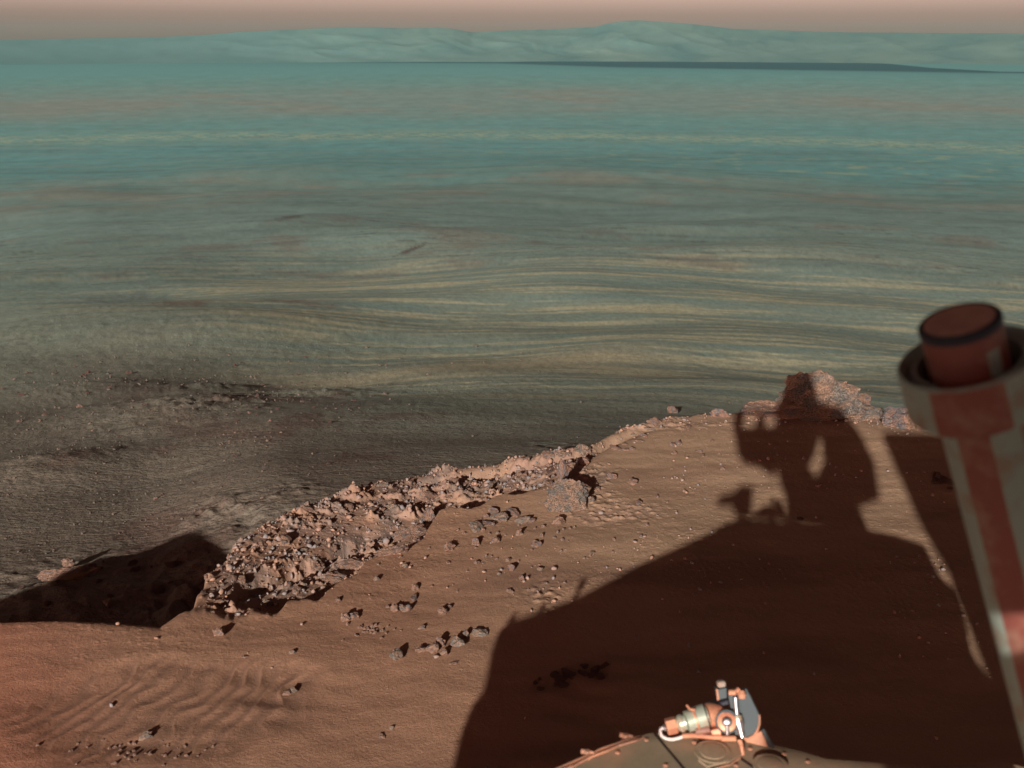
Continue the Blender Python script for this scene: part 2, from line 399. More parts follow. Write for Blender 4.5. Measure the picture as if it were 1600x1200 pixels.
Rr = r0 + (rc - r0) * T_
zc = 1.5 - rc * np.tan(el)
gul = fbm(azd * 0.45 + 0.8 * fbm(azd * 0.3, T_ * 3, 2, 170), T_ * 1.6, 4, 171, 0.45)
rid = 1 - np.abs(fbm(azd * 0.22 + T_ * 0.5, T_ * 1.3 + 3, 3, 172, 0.4)) * 2
prof = T_ ** 1.15
Zr = -66 + (zc + 66) * np.where(T_ <= 1, prof, 1.0) + (zc + 66) * 0.11 * (0.35 * gul + 0.8 * (rid - 0.6)) * (0.35 + 0.65 * sm(-16, -9, azd)) * np.sin(np.clip(T_, 0, 1) * np.pi) 
Zr = Zr - np.where(T_ > 1, (T_ - 1) * 40, 0)
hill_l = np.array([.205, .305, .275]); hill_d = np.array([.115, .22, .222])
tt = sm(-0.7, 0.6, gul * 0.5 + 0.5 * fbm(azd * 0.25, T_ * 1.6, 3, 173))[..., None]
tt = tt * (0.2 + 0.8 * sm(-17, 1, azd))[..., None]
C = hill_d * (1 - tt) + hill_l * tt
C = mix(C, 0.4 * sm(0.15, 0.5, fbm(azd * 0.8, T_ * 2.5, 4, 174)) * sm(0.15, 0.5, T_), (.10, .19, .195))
M_hill = material('rim_rock', attr=True, rough=0.95, grain=0.05, gscale=0.02)
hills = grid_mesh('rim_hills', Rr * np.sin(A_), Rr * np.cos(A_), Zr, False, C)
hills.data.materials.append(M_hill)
tag(hills, kind='structure')

# ------------------------------------------------------------------ dusty air over the crater
me = bpy.data.meshes.new('haze')
hx, hy0, hy1, z0, z1 = 6000, -1500, 5600, -72.0, float(Zr.max()) + 2.0
vs = [(-hx, hy0, z0), (hx, hy0, z0), (hx, hy1, z0), (-hx, hy1, z0), (-hx, hy0, z1), (hx, hy0, z1), (hx, hy1, z1), (-hx, hy1, z1)]
me.from_pydata(vs, [], [(0, 3, 2, 1), (4, 5, 6, 7), (0, 1, 5, 4), (1, 2, 6, 5), (2, 3, 7, 6), (3, 0, 4, 7)])
hz = bpy.data.objects.new('haze', me); COL.objects.link(hz); tag(hz, kind='stuff')
m = bpy.data.materials.new('haze_air'); m.use_nodes = True
for n_ in list(m.node_tree.nodes):
    if n_.type == 'BSDF_PRINCIPLED': m.node_tree.nodes.remove(n_)
pv = m.node_tree.nodes.new('ShaderNodeVolumePrincipled')
pv.inputs['Density'].default_value = 0.5e-4
pv.inputs['Color'].default_value = (0.30, 0.80, 0.86, 1)
pv.inputs['Anisotropy'].default_value = 0.0
m.node_tree.links.new(pv.outputs[0], [n_ for n_ in m.node_tree.nodes if n_.type == 'OUTPUT_MATERIAL'][0].inputs['Volume'])
me.materials.append(m)

# ------------------------------------------------------------------ rocks
M_rock = material('pink_rock', (0.50, 0.305, 0.225), vary=(0.25, 0.23, 0.235), vpos=0.56, vscale=2.2, rough=0.9, bump=((9, 0.12), (30, 0.05)), grain=0.25, gscale=14)
M_grey = material('grey_rock', (0.25, 0.24, 0.255), vary=(0.50, 0.29, 0.21), vpos=0.47, vscale=1.5, rough=0.85, bump=((9, 0.12), (30, 0.05)), grain=0.25, gscale=14)
M_pale = material('pale_rock', (0.52, 0.34, 0.25), vary=(0.29, 0.27, 0.25), vscale=2.0, rough=0.9, bump=((7, 0.10), (26, 0.05)), grain=0.22, gscale=12)
M_rust = material('rust_rock', (0.34, 0.18, 0.13), vary=(0.24, 0.17, 0.16), vscale=2.0, rough=0.9, bump=((9, 0.12),), grain=0.25, gscale=14)

import bmesh
def rock_mesh(name, seed, sub=3, cuts=9, rough=0.16, flat=0.7, freq=2.3, strata=0.0, mat=None):
    g = random.Random(seed)
    bm = bmesh.new(); bmesh.ops.create_icosphere(bm, subdivisions=sub, radius=1)
    off = Vector((g.uniform(-50, 50), g.uniform(-50, 50), g.uniform(-50, 50)))
    planes = []
    for k in range(cuts):
        n = Vector((g.gauss(0, 1), g.gauss(0, 1), g.gauss(0, 0.8))).normalized(); planes.append((n, g.uniform(0.5, 0.85)))
    for v in bm.verts:
        p = v.co.copy()
        p *= 1 + 0.35 * mnoise.noise(p * 0.9 + off)
        for n, d in planes:
            q = p.dot(n) - d
            if q > 0: p -= n * q * 0.92
        p += p.normalized() * rough * (mnoise.fractal(p * freq + off, 0.8, 2.1, 4))
        if strata:
            k = p.z * 5.5 + 0.5 * mnoise.noise(p * 1.5 + off)
            p.x *= 1 + strata * (abs((k % 1) - 0.5) * 2 - 0.5); p.y *= 1 + strata * (abs((k % 1) - 0.5) * 2 - 0.5)
        p.z *= flat
        v.co = p
    me = bpy.data.meshes.new(name); bm.to_mesh(me); bm.free()
    if mat: me.materials.append(mat)
    return me

def fg_at(x, y):
    return float(fg_height(np.array([x]), np.array([y]))[0][0])

def ground_hit(x, y):
    d = ray(x, y)
    def first(t, fine):
        P = CAM[None] + t[:, None] * d[None]
        zf = fg_height(P[:, 0], P[:, 1], fine)[0]; zr = far_height(P[:, 0], P[:, 1], fine)
        zf = np.where(np.hypot(P[:, 0], P[:, 1]) < 8, zf, -99)
        return int(np.argmax(P[:, 2] < np.maximum(zf, zr))), P
    t = np.geomspace(1.6, 60, 420)
    i, P = first(t, False)
    if i == 0: return None
    t = np.linspace(t[max(i - 4, 0)], t[min(i + 3, 419)], 70)
    i, P = first(t, True)
    return P[i] if i > 0 else None

small_meshes = {}
for nm, mt in (('pink', M_rock), ('grey', M_grey), ('pale', M_pale), ('rust', M_rust)):
    small_meshes[nm] = [rock_mesh('rock', 100 + k + 13 * ord(nm[1]), 3, 12, 0.30, (0.75, 0.9, 0.6, 0.8, 1.0)[k % 5], mat=mt) for k in range(6)]

def put_rock(name, p, size, kind, label, cat, group=None, stretch=(1, 1, 1), rz=None, sink=0.35, mesh=None, tilt=0.25):
    o = bpy.data.objects.new(name, mesh or rnd.choice(small_meshes[kind]))
    COL.objects.link(o)
    o.scale = (size * stretch[0], size * stretch[1], size * stretch[2])
    o.rotation_euler = (rnd.uniform(-tilt, tilt), rnd.uniform(-tilt, tilt), rnd.uniform(0, 6.28) if rz is None else rz)
    o.location = (p[0], p[1], p[2] + size * stretch[2] * (0.6 - sink))
    tag(o, label, cat, group)
    return o

def rock_at(x, y, wpx, kind, label, stretch=(1, 1, 1), rz=None, sink=0.35, cat='rock', name='rock', group=None, mesh=None, tilt=0.25):
    p = ground_hit(x, y)
    if p is None: return None
    d = np.linalg.norm(p - CAM)
    return put_rock(name, p, wpx * 0.5 / FPX * d * 1.12, kind, label, cat, group, stretch, rz, sink, mesh, tilt)

# single stones one can point to
rock_at(227, 1152, 21, 'pale', 'cream wedge shaped stone lying alone at the foot of the rippled sand', (1, .8, .9))
rock_at(343, 991, 19, 'pink', 'pink stone alone on the sand just below the edge of the dark hollow')
rock_at(448, 1085, 14, 'pink', 'flat left half of a pair of tan stones on bare sand right of the ripples', (1.2, .7, .6))
rock_at(459, 1081, 12, 'pale', 'rounder right half of a pair of tan stones on bare sand right of the ripples')
rock_at(457, 1021, 9, 'pale', 'tiny tan stone on smooth sand above the pair of tan stones')
rock_at(383, 1027, 10, 'pink', 'tiny low pink stone on sand below the stone at the edge of the hollow', (1.2, .8, .5))
rock_at(539, 968, 17, 'pink', 'pink knobbly stone at the left of the close stone pair below the rubble')
rock_at(552, 964, 17, 'grey', 'dark topped stone at the right of the close stone pair below the rubble')
rock_at(618, 953, 15, 'pink', 'pink stone at the left end of the trio on mid slope')
rock_at(629, 952, 13, 'pale', 'tan stone in the middle of the trio on mid slope')
rock_at(636, 954, 14, 'grey', 'grey stone at the right end of the trio on mid slope')
rock_at(692, 958, 17, 'pink', 'pink stone with a pointed top right of the trio on mid slope', (.9, .9, 1.2))
rock_at(701, 951, 11, 'grey', 'small dark stone touching the pointed pink stone')
rock_at(659, 982, 12, 'pale', 'small tan stone between the trio and the jagged ledge of rocks')
rock_at(619, 1028, 24, 'pale', 'tan rounded rock with a long shadow left of the jagged ledge of rocks', (1, .8, .85))
rock_at(662, 1016, 20, 'pink', 'low pink rock forming the left end of the jagged ledge', (1.2, .7, .6))
rock_at(677, 1016, 20, 'pink', 'broken pink rock second from the left in the jagged ledge')
rock_at(690, 1008, 20, 'grey', 'dark upright rock in the middle of the jagged ledge', (.8, .8, 1.2))
rock_at(695, 1021, 15, 'pink', 'pink stone in front of the jagged ledge')
rock_at(714, 1006, 28, 'pale', 'pale grey slab, the biggest rock in the jagged ledge', (1.1, .8, .8))
rock_at(727, 994, 13, 'grey', 'small dark rock just behind the pale slab of the jagged ledge')
rock_at(750, 991, 24, 'pale', 'pale flat rock separate at the right end of the jagged ledge', (1.2, .8, .6))
rock_at(708, 1037, 14, 'pink', 'thin flat stone lying in front of the pale slab', (1.3, .8, .4))
rock_at(598, 1152, 13, 'pink', 'flat red stone near the lower edge between ripples and rover shadow', (1.4, .8, .5))
rock_at(612, 1139, 8, 'pale', 'tiny tan stone beside the flat red stone')
rock_at(799, 889, 18, 'grey', 'lone blue grey stone on open sand above the rover shadow', (1.1, .8, .8))
rock_at(529, 939, 11, 'grey', 'small dark stone on the sand close under the rubble edge')
rock_at(646, 936, 17, 'grey', 'flat dark stone above the trio on mid slope', (1.3, .8, .5))
rock_at(648, 921, 13, 'pink', 'small pink stone above the flat dark stone')
rock_at(775, 846, 17, 'pink', 'pink stone below the blue grey slab patch')
rock_at(744, 851, 14, 'grey', 'dark stone left of the pink stone below the slab patch')
rock_at(702, 858, 18, 'pink', 'pink stone with a flat top halfway between ledge and slab patch')
rock_at(837, 853, 15, 'grey', 'two toned stone on open sand right of the pink stones')
rock_at(875, 818, 22, 'pink', 'salmon stone with a dark top on the sand below the big grey boulder', (1, .8, 1))
rock_at(811, 836, 13, 'pink', 'upright pink pebble left of the salmon stone', (.8, .8, 1.2))
rock_at(830, 815, 15, 'grey', 'grey flat stone between slab patch and salmon stone', (1.2, .8, .6))
rock_at(997, 788, 13, 'grey', 'dark stone on smooth sand right of the big boulder', (1, .8, 1))
rock_at(1027, 777, 8, 'grey', 'tiny dark stone farther right on the smooth sand')
rock_at(989, 755, 17, 'pink', 'pink stone with a dark cap on the sand behind the big boulder')
rock_at(955, 748, 15, 'grey', 'dark stone at the right end of the shadowed groove')
rock_at(933, 765, 13, 'grey', 'rounded dark stone touching the right flank of the big boulder')
rock_at(923, 783, 13, 'pale', 'pale block at the right foot of the big boulder')
rock_at(1050, 696, 11, 'grey', 'left one of two dark blue stones high on the slope')
rock_at(1061, 695, 11, 'grey', 'right one of two dark blue stones high on the slope')
rock_at(1054, 709, 10, 'pink', 'pink pebble just below the two dark blue stones')
rock_at(1092, 706, 12, 'grey', 'flat grey stone left of the shadow of the camera head', (1.3, .8, .5))
rock_at(1129, 735, 8, 'grey', 'dark pebble close to the left edge of the mast shadow')
rock_at(1099, 713, 11, 'pink', 'thin pink flake on sand near the flat grey stone', (1.5, .6, .4))
rock_at(1250, 812, 9, 'rust', 'small stone inside the dark shadow of the mast')
rock_at(1051, 645, 17, 'grey', 'dark pointed rock standing on the skyline of the ridge', (.9, .9, 1.1))
rock_at(1124, 650, 24, 'grey', 'blue grey rock capping a little sand mound left of the outcrop', (1.2, .8, .7))
rock_at(763, 768, 12, 'grey', 'thin upright dark slab standing like a post in the rubble', (.55, .5, 2.2), sink=0.2)
rock_at(860, 736, 15, 'rust', 'black round boulder among the rubble behind the big boulder')

for x, y, w, k_, lab in ((1000, 690, 13, 'pink', 'flat pink slab lying below the crest left of the mast shadow'), (1018, 672, 16, 'pale', 'tan slab half buried in the crest behind the flat pink slab'), (1075, 668, 14, 'pink', 'low pink slab on the crest right of the skyline rock'), (962, 702, 18, 'pink', 'pink block at the upper end of the shadowed groove'), (930, 712, 20, 'pale', 'tan block leaning over the rubble near the crest'), (1112, 690, 9, 'pink', 'small pink chip close to the left corner of the camera head shadow')):
    rock_at(x, y, w, k_, lab, (1.3, .8, .5), sink=0.45)
# the big rocks
boulder = rock_mesh('boulder', 5, 6, 16, 0.20, 0.9, 2.6, 0.06, M_pale)
rock_at(893, 787, 80, 'pale', 'big pale grey boulder with pitted face at the edge of the sand', (1.0, .7, .80), rz=0.4, sink=0.30, cat='boulder', name='boulder', mesh=boulder, tilt=0.1)
o = rock_at(880, 772, 30, 'grey', 'dark blue slab leaning on top of the big pale boulder', (.8, .6, 1.5), rz=0.5, sink=0.0, cat='rock'); 
o.location.z += 0.05; o.location.y += 0.03
ledge = rock_mesh('rock_ledge', 11, 5, 6, 0.20, 0.75, 2.2, 0.12, M_rock)
rock_at(610, 866, 44, 'pink', 'pink rock ledge with dark crust at the lower left of the rubble edge', (1.1, .45, .65), rz=0.5, sink=0.25, cat='rock ledge', name='rock_ledge', mesh=ledge, tilt=0.05)
rock_at(645, 842, 52, 'pink', 'long crusted ledge in the middle of the rubble edge', (1.0, .45, .65), rz=0.6, sink=0.2, cat='rock ledge', name='rock_ledge', mesh=rock_mesh('rock_ledge', 12, 5, 7, 0.2, 0.75, 2.3, 0.1, M_rock), tilt=0.05)
rock_at(672, 815, 36, 'grey', 'blue grey knob at the upper end of the crusted ledge', (.7, .6, 1.0), sink=0.2, cat='rock', mesh=rock_mesh('rock', 14, 4, 7, 0.2, 0.8, 2.2, 0.05, M_grey))
rock_at(552, 884, 40, 'pink', 'jagged pink ledge below the shadowed trench of the rubble', (1.1, .5, .6), rz=0.4, cat='rock ledge', name='rock_ledge', mesh=rock_mesh('rock_ledge', 16, 5, 7, 0.24, 0.7, 2.3, 0.1, M_rock), tilt=0.08)
rock_at(520, 905, 38, 'pink', 'pink ledge with blue grey stones at the foot of the rubble', (1.1, .6, .55), rz=0.3, cat='rock ledge', name='rock_ledge', mesh=rock_mesh('rock_ledge', 18, 5, 7, 0.26, 0.7, 2.4, 0.08, M_rock), tilt=0.08)
for k, (x, y, w, lab) in enumerate([(745, 826, 26, 'lower left slab of the blue grey slab patch'), (763, 820, 28, 'lower middle slab of the blue grey slab patch'), (782, 812, 30, 'middle slab of the blue grey slab patch'), (800, 803, 28, 'upper slab of the blue grey slab patch'), (815, 815, 24, 'right hand slab of the blue grey slab patch'), (772, 800, 20, 'small slab at the top left of the blue grey slab patch')]):
    rock_at(x, y, w, 'grey' if k % 2 else 'pale', lab + ' on the slope', (1.1, .8, .45), cat='slab', name='rock_slab', sink=0.3, tilt=0.35)
out1 = rock_mesh('outcrop', 23, 6, 10, 0.24, 1.0, 2.0, 0.07, M_rock)
p = ground_hit(1268, 653)
def outcrop(name, x, y, dpx, w, d, h, seed, label, mat, rz=0.0, sub=5, rough=0.22, strata=0.07):
    p = ground_hit(x, y); D = np.linalg.norm(p - CAM)
    k = D / FPX
    o = bpy.data.objects.new(name, rock_mesh(name, seed, sub, 16, rough, 1.0, 2.4, strata, mat)); COL.objects.link(o)
    o.scale = (w * 0.5 * k * 1.15, d * 0.5 * k, h * k * 0.9); o.rotation_euler = (0, 0, rz)
    o.location = (p[0], p[1] + d * 0.3 * k, p[2] + h * k * 0.12)
    return tag(o, label, 'outcrop')
outcrop('rock_outcrop', 1290, 656, 0, 142, 110, 61, 31, 'tall tan crumbly outcrop on the ridge top, the highest rock in view', M_pale, 0.2, 6, 0.24, 0.10)
outcrop('rock_outcrop', 1225, 656, 0, 96, 80, 30, 32, 'low pink left shoulder of the tall outcrop, in the shadow of the camera head', M_rock, 0.1, 6)
outcrop('rock_outcrop', 1342, 656, 0, 96, 60, 30, 33, 'smooth tan slab with a dark hollow on its left, right of the tall outcrop', M_pale, -0.1, 5, 0.12, 0.03)
outcrop('rock_outcrop', 1345, 650, 0, 34, 40, 40, 36, 'narrow pointed crag at the right end of the tall outcrop', M_rock, 0.3, 5)
outcrop('rock_outcrop', 1408, 668, 0, 70, 50, 24, 34, 'low grey and pink rock heap on the ridge left of the antenna post', M_grey, 0.2, 5)
outcrop('rock_outcrop', 1455, 672, 0, 52, 50, 20, 35, 'low pink rock rim next to the antenna collar', M_rock, 0.2, 5)
# rock clusters lying in the rover shadow
for k in range(34):
    u = rnd.random()
    rock_at(836 + 112 * u + rnd.uniform(-6, 6), 1070 - 24 * u + rnd.uniform(-14, 12), rnd.uniform(6, 15), 'rust', 'dark rust stone of the heap lying in the rover shadow', group='stones of the heap in the rover shadow')
for k in range(12):
    u = rnd.random()
    rock_at(1450 + 46 * u, 744 + 18 * u + rnd.uniform(-9, 9), rnd.uniform(7, 14), 'rust', 'small stone of the heap beside the antenna post', group='stones of the heap beside the antenna post')
# countable rubble: the largest stones between the sand and the brink
n = 0
while n < 125:
    x = rnd.uniform(300, 1040)
    top = np.interp(x, [300, 394, 476, 567, 687, 815, 905, 984, 1051], [872, 828, 795, 760, 732, 713, 700, 668, 652]); bot = np.interp(x, [300, 431, 506, 594, 687, 762, 852, 950, 1040], [960, 950, 922, 858, 800, 778, 765, 716, 688])
    y = rnd.uniform(top, bot)
    w = rnd.choice([8, 9, 10, 12, 15, 20, 26]) * rnd.uniform(0.75, 1.1)
    rock_at(x, y, w, rnd.choice(['pink', 'pink', 'pink', 'grey', 'pale']), 'angular pink or grey rock in the lit rubble band behind the sand', stretch=(1.1, rnd.uniform(.6, 1), rnd.uniform(.45, .9)), sink=0.55, group='rocks of the rubble band')
    n += 1
n = 0
while n < 78:                                   # stones scattered over the lit sand
    x = rnd.gauss(820, 150); y = rnd.gauss(840, 60)
    edge = np.interp(x, [500, 600, 700, 800, 900, 1000, 1100], [960, 870, 812, 785, 755, 712, 680])
    sh = np.interp(x, [760, 800, 900, 1010, 1090, 1160], [1080, 960, 925, 868, 800, 640])
    if y < edge or y > sh or x < 480 or x > 1150: continue
    rock_at(x, y, rnd.choice([4, 5, 5, 6, 7, 9]), rnd.choice(['pink', 'pink', 'grey', 'pale']), 'small loose stone scattered on the lit sand slope', group='small stones on the lit sand')
    n += 1
for k in range(46):                              # pebbles at lower left
    x = rnd.gauss(215, 70); y = rnd.gauss(1180, 14)
    if y > 1198 or y < 1150: continue
    rock_at(x, y, rnd.choice([4, 5, 6]), 'pink', 'pebble in the loose spread at the foot of the rippled sand', group='pebbles below the ripples', cat='pebble', name='pebble')
for k in range(26):
    rock_at(rnd.gauss(578, 22), rnd.gauss(985, 7), rnd.choice([4, 5, 7]), 'pink', 'pebble in the small spread beside the close stone pair', group='pebbles beside the stone pair', cat='pebble', name='pebble')
for k in range(60):                              # boulders strewn on the hillside
    x = rnd.choice([rnd.gauss(90, 60), rnd.gauss(470, 70), rnd.uniform(0, 560)]); y = rnd.choice([rnd.gauss(590, 22), rnd.gauss(650, 16), rnd.uniform(560, 810)])
    if x < 0 or x > 640: continue
    rock_at(x, y, rnd.choice([4, 5, 5, 6, 8]), rnd.choice(['grey', 'rust', 'rust']), 'small boulder strewn on the dim brown hillside beyond the hollow', group='boulders on the brown hillside', cat='boulder', name='boulder')
for k in range(16):                              # rocks of the shaded hollow
    rock_at(rnd.uniform(10, 330), rnd.uniform(880, 965), rnd.choice([8, 10, 14, 20]), 'rust', 'dark rock on the shaded floor of the hollow', group='rocks in the shaded hollow', stretch=(1.2, .8, .7))
rock_at(110, 905, 60, 'pink', 'sunlit low ledge rising out of the shaded hollow', (1.2, .5, .45), rz=0.1, cat='rock ledge', name='rock_ledge', mesh=rock_mesh('rock_ledge', 44, 5, 7, 0.24, 0.8, 2.4, 0.08, M_rock), sink=-0.1)
rock_at(108, 890, 20, 'pink', 'sunlit knob behind the low ledge in the hollow', (1, .8, 1.2), sink=-0.2)
rock_at(172, 948, 18, 'pink', 'pink rock catching light at the near side of the shaded hollow', (1.2, .8, .9), sink=-0.2)

# gravel: uncountable grains on the rubble band and the slope, one object
def gravel(name, pts, mat):
    bm = bmesh.new(); bmesh.ops.create_icosphere(bm, subdivisions=1, radius=1)
    base = np.array([v.co[:] for v in bm.verts]); fc = np.array([[v.index for v in f.verts] for f in bm.faces]); bm.free()
    g = np.random.default_rng(3); n = len(pts)
    V = base[None] * (1 + 0.35 * g.standard_normal((n, len(base), 1)).clip(-1.2, 1.2)) * g.uniform(0.45, 1.35, (n, 1, 3))
    an = g.uniform(0, 6.28, n); c, s_ = np.cos(an)[:, None], np.sin(an)[:, None]
    V = np.stack([V[..., 0] * c - V[..., 1] * s_, V[..., 0] * s_ + V[..., 1] * c, V[..., 2]], -1)
    V = V * pts[:, 3][:, None, None] + pts[:, None, :3]
    F = (fc[None] + (np.arange(n) * len(base))[:, None, None]).reshape(-1, 3)
    me = bpy.data.meshes.new(name)
    me.vertices.add(V.size // 3); me.vertices.foreach_set('co', V.astype(np.float32).ravel())
    me.loops.add(F.size); me.polygons.add(len(F))
    me.loops.foreach_set('vertex_index', F.astype(np.int32).ravel()); me.polygons.foreach_set('loop_start', np.arange(0, F.size, 3, dtype=np.int32))
    me.update(calc_edges=True); me.materials.append(mat)
    o = bpy.data.objects.new(name, me); COL.objects.link(o)
    return tag(o, kind='stuff')
g = np.random.default_rng(11)
N0 = 120000
az = g.uniform(-24, 27, N0); r = np.sqrt(g.uniform(1.9 ** 2, 5.8 ** 2, N0))
x = r * np.sin(np.radians(az)); y = r * np.cos(np.radians(az))
z, ru, pa = fg_height(x, y)
keep = (r < rc2_of(az) + 0.05) & (g.uniform(0, 1, N0) < 0.26 * ru + 0.07 * pa + 0.05 * sm(0.0, 0.5, fbm(x * 1.3, y * 1.3, 2, 33) + 0.2 * sm(-8, 0, az)) * sm(2.4, 3.2, r) + 0.004)
x, y, z, ru = x[keep], y[keep], z[keep], ru[keep]
sz = (0.0022 + 0.010 * g.uniform(0, 1, len(x)) ** 6) * (0.7 + 0.4 * ru)
gravel('gravel', np.stack([x, y, z + sz * 0.3, sz], -1), material('pink_gravel', (0.42, 0.25, 0.18), vary=(0.25, 0.23, 0.235), vscale=14, grain=0.3, gscale=90))
N1 = 60000
az = g.uniform(-27, 20, N1); r = np.exp(g.uniform(np.log(4.4), np.log(24), N1))
x = r * np.sin(np.radians(az)); y = r * np.cos(np.radians(az)); z = far_height(x, y)
keep = g.uniform(0, 1, N1) < 0.22 * sm(-2, -14, az) * (0.2 + 0.65 * sm(0.0, 0.3, fbm(az * 0.12, np.log(r) * 5, 3, 140))) + 0.008
x, y, z, r = x[keep], y[keep], z[keep], r[keep]
sz = r * (0.00035 + 0.0011 * g.uniform(0, 1, len(x)) ** 5)
gravel('hillside_gravel', np.stack([x, y, z + sz * 0.3, sz], -1), material('brown_gravel', (0.16, 0.115, 0.09), vary=(0.12, 0.105, 0.095), vscale=3, grain=0.3, gscale=30))

# ------------------------------------------------------------------ the rover
M_deck = material('dusty_deck', (0.27, 0.215, 0.145), vary=(0.36, 0.235, 0.155), vscale=9, rough=0.7, bump=((400, 0.0006),), grain=0.08, gscale=60, spec=0.3)
M_edge = material('salmon_edge', (0.50, 0.24, 0.15), vary=(0.36, 0.19, 0.13), vscale=30, rough=0.7, spec=0.3)
M_gold = material('salmon_metal', (0.62, 0.30, 0.18), vary=(0.55, 0.22, 0.14), vscale=40, rough=0.45, metal=0.35, spec=0.5)
M_mint = material('mint_metal', (0.52, 0.60, 0.50), vary=(0.60, 0.44, 0.32), vscale=34, rough=0.35, metal=0.5, spec=0.5)
M_chrome = material('bright_steel', (0.85, 0.85, 0.90), rough=0.33, metal=1.0)
M_slate = material('slate_blue_panel', (0.022, 0.042, 0.052), vary=(0.03, 0.048, 0.056), vscale=24, rough=0.5, spec=0.4)
M_black = material('black_seam', (0.02, 0.015, 0.015), rough=0.7)
M_wire = material('white_cable', (0.75, 0.68, 0.66), rough=0.5)
M_body = material('grey_body', (0.30, 0.28, 0.25), vary=(0.35, 0.2, 0.14), vscale=6, rough=0.6)
M_red = material('rust_paint', (0.21, 0.065, 0.052), vary=(0.27, 0.14, 0.105), vpos=0.55, vscale=42, rough=0.55, spec=0.4)
M_grn = material('grey_green_paint', (0.26, 0.31, 0.275), vary=(0.24, 0.19, 0.15), vpos=0.55, vscale=38, rough=0.5, spec=0.4)
M_cap = material('dusty_cap', (0.56, 0.36, 0.28), vary=(0.46, 0.28, 0.22), vscale=50, rough=0.8)
M_band = material('dark_band', (0.035, 0.035, 0.05), rough=0.5)

class MB:
    def __init__(s): s.v = []; s.f = []
    def add(s, vs, fs):
        o = len(s.v); s.v += [tuple(map(float, q)) for q in vs]; s.f += [tuple(o + i for i in f) for f in fs]; return s
    def tube(s, p0, p1, r0, r1=None, seg=28, cap=True):
        return s.lathe(p0, p1, [(0, r0), (1, r0 if r1 is None else r1)], seg, cap)
    def lathe(s, p0, p1, prof, seg=28, cap=True):
        p0 = Vector(p0); p1 = Vector(p1); ax = (p1 - p0); L = ax.length; ax.normalize()
        a = ax.orthogonal().normalized(); b = ax.cross(a); vs = []; fs = []
        for (t, r) in prof:
            for k in range(seg):
                q = 2 * math.pi * k / seg
                vs.append(p0 + ax * (L * t) + (a * math.cos(q) + b * math.sin(q)) * r)
        n = len(prof)
        for i in range(n - 1):
            for k in range(seg):
                k2 = (k + 1) % seg
                fs.append((i * seg + k, i * seg + k2, (i + 1) * seg + k2, (i + 1) * seg + k))
        if cap:
            fs.append(tuple(range(seg))[::-1]); fs.append(tuple((n - 1) * seg + k for k in range(seg)))
        return s.add(vs, fs)
    def prism(s, pts, ext):
        ext = np.array(ext, float); n = len(pts); pts = [np.array(q, float) for q in pts]
        vs = pts + [q + ext for q in pts]
        fs = [tuple(range(n))[::-1], tuple(range(n, 2 * n))] + [(i, (i + 1) % n, n + (i + 1) % n, n + i) for i in range(n)]
        return s.add(vs, fs)
    def path(s, pts, r, seg=8):
        pts = [Vector(q) for q in pts]
        for i in range(len(pts) - 1): s.tube(pts[i], pts[i + 1], r, r, seg)
        return s
    def build(s, name, mat, parent=None, smooth=35, bevel=0.0):
        me = bpy.data.meshes.new(name); me.from_pydata(s.v, [], s.f); me.update()
        bm = bmesh.new(); bm.from_mesh(me); bmesh.ops.recalc_face_normals(bm, faces=bm.faces[:]); bm.to_mesh(me); bm.free()
        if smooth:
            me.polygons.foreach_set('use_smooth', np.ones(len(me.polygons), bool)); me.set_sharp_from_angle(angle=R(smooth))
        me.materials.append(mat)
        o = bpy.data.objects.new(name, me); COL.objects.link(o)
        if parent: o.parent = parent
        if bevel:
            b = o.modifiers.new('bevel', 'BEVEL'); b.width = bevel; b.segments = 2; b.limit_method = 'ANGLE'
        return o

U_ = np.cross(S, [0, 0, 1]); U_ /= np.linalg.norm(U_); V_ = np.cross(U_, S)
def shade(u, v, s):                              # a point of the rover by its offset across and along the sunlight
    return CAM + u * U_ + v * V_ - s * S

rover = bpy.data.objects.new('rover', None); COL.objects.link(rover)
tag(rover, 'dusty rover with rust streaked antenna post and metal gimbal on its khaki deck', 'rover')
DZ = 0.70
def deck_pt(x, y, z=DZ):
    d = ray(x, y); return CAM + d * ((z - CAM[2]) / d[2])
front = [deck_pt(*p) for p in [(868, 1204), (925, 1175), (985, 1151), (1020, 1145), (1105, 1150), (1190, 1160), (1245, 1172), (1290, 1186), (1360, 1191)]]
plan = [(-0.80, -0.42), (-0.76, -0.03), (-0.74, 0.07), (-0.71, 0.12), (-0.70, 0.30), (-0.69, 0.41), (-0.66, 0.45), (-0.58, 0.50), (-0.46, 0.59), (-0.24, 0.81)]
plan += [(p[0], p[1]) for p in front]
plan += [(0.47, 1.07), (0.57, 1.08), (0.66, 1.03), (0.73, 0.96), (0.70, 0.77), (0.708, 0.68), (0.655, 0.45), (0.62, 0.33), (0.60, 0.0), (0.9, -0.4), (0.9, -1.2), (-0.8, -1.2)]
MB().prism([(a, b, DZ - 0.018) for a, b in plan], (0, 0, 0.018)).build('deck', M_deck, rover, 0)
deck = rover.children[0]
MB().prism([(-0.45, -1.1, 0.32), (0.45, -1.1, 0.32), (0.40, 0.62, 0.32), (-0.30, 0.62, 0.32)], (0, 0, 0.36)).build('body', M_body, rover, 0, 0.02)
for sx_ in (-0.55, 0.5):
    for wy in (-1.0, -0.3, 0.35):
        w = MB().lathe((sx_ - 0.08, wy, 0.13), (sx_ + 0.08, wy, 0.13), [(0, 0.10), (0.1, 0.125), (0.9, 0.125), (1, 0.10)], 32).build('wheel', M_body, rover)
        MB().path([(sx_, wy, 0.13), (sx_ * 0.9, wy, 0.36), (sx_ * 0.75, wy, 0.5)], 0.02).build('wheel_strut', M_body, rover)
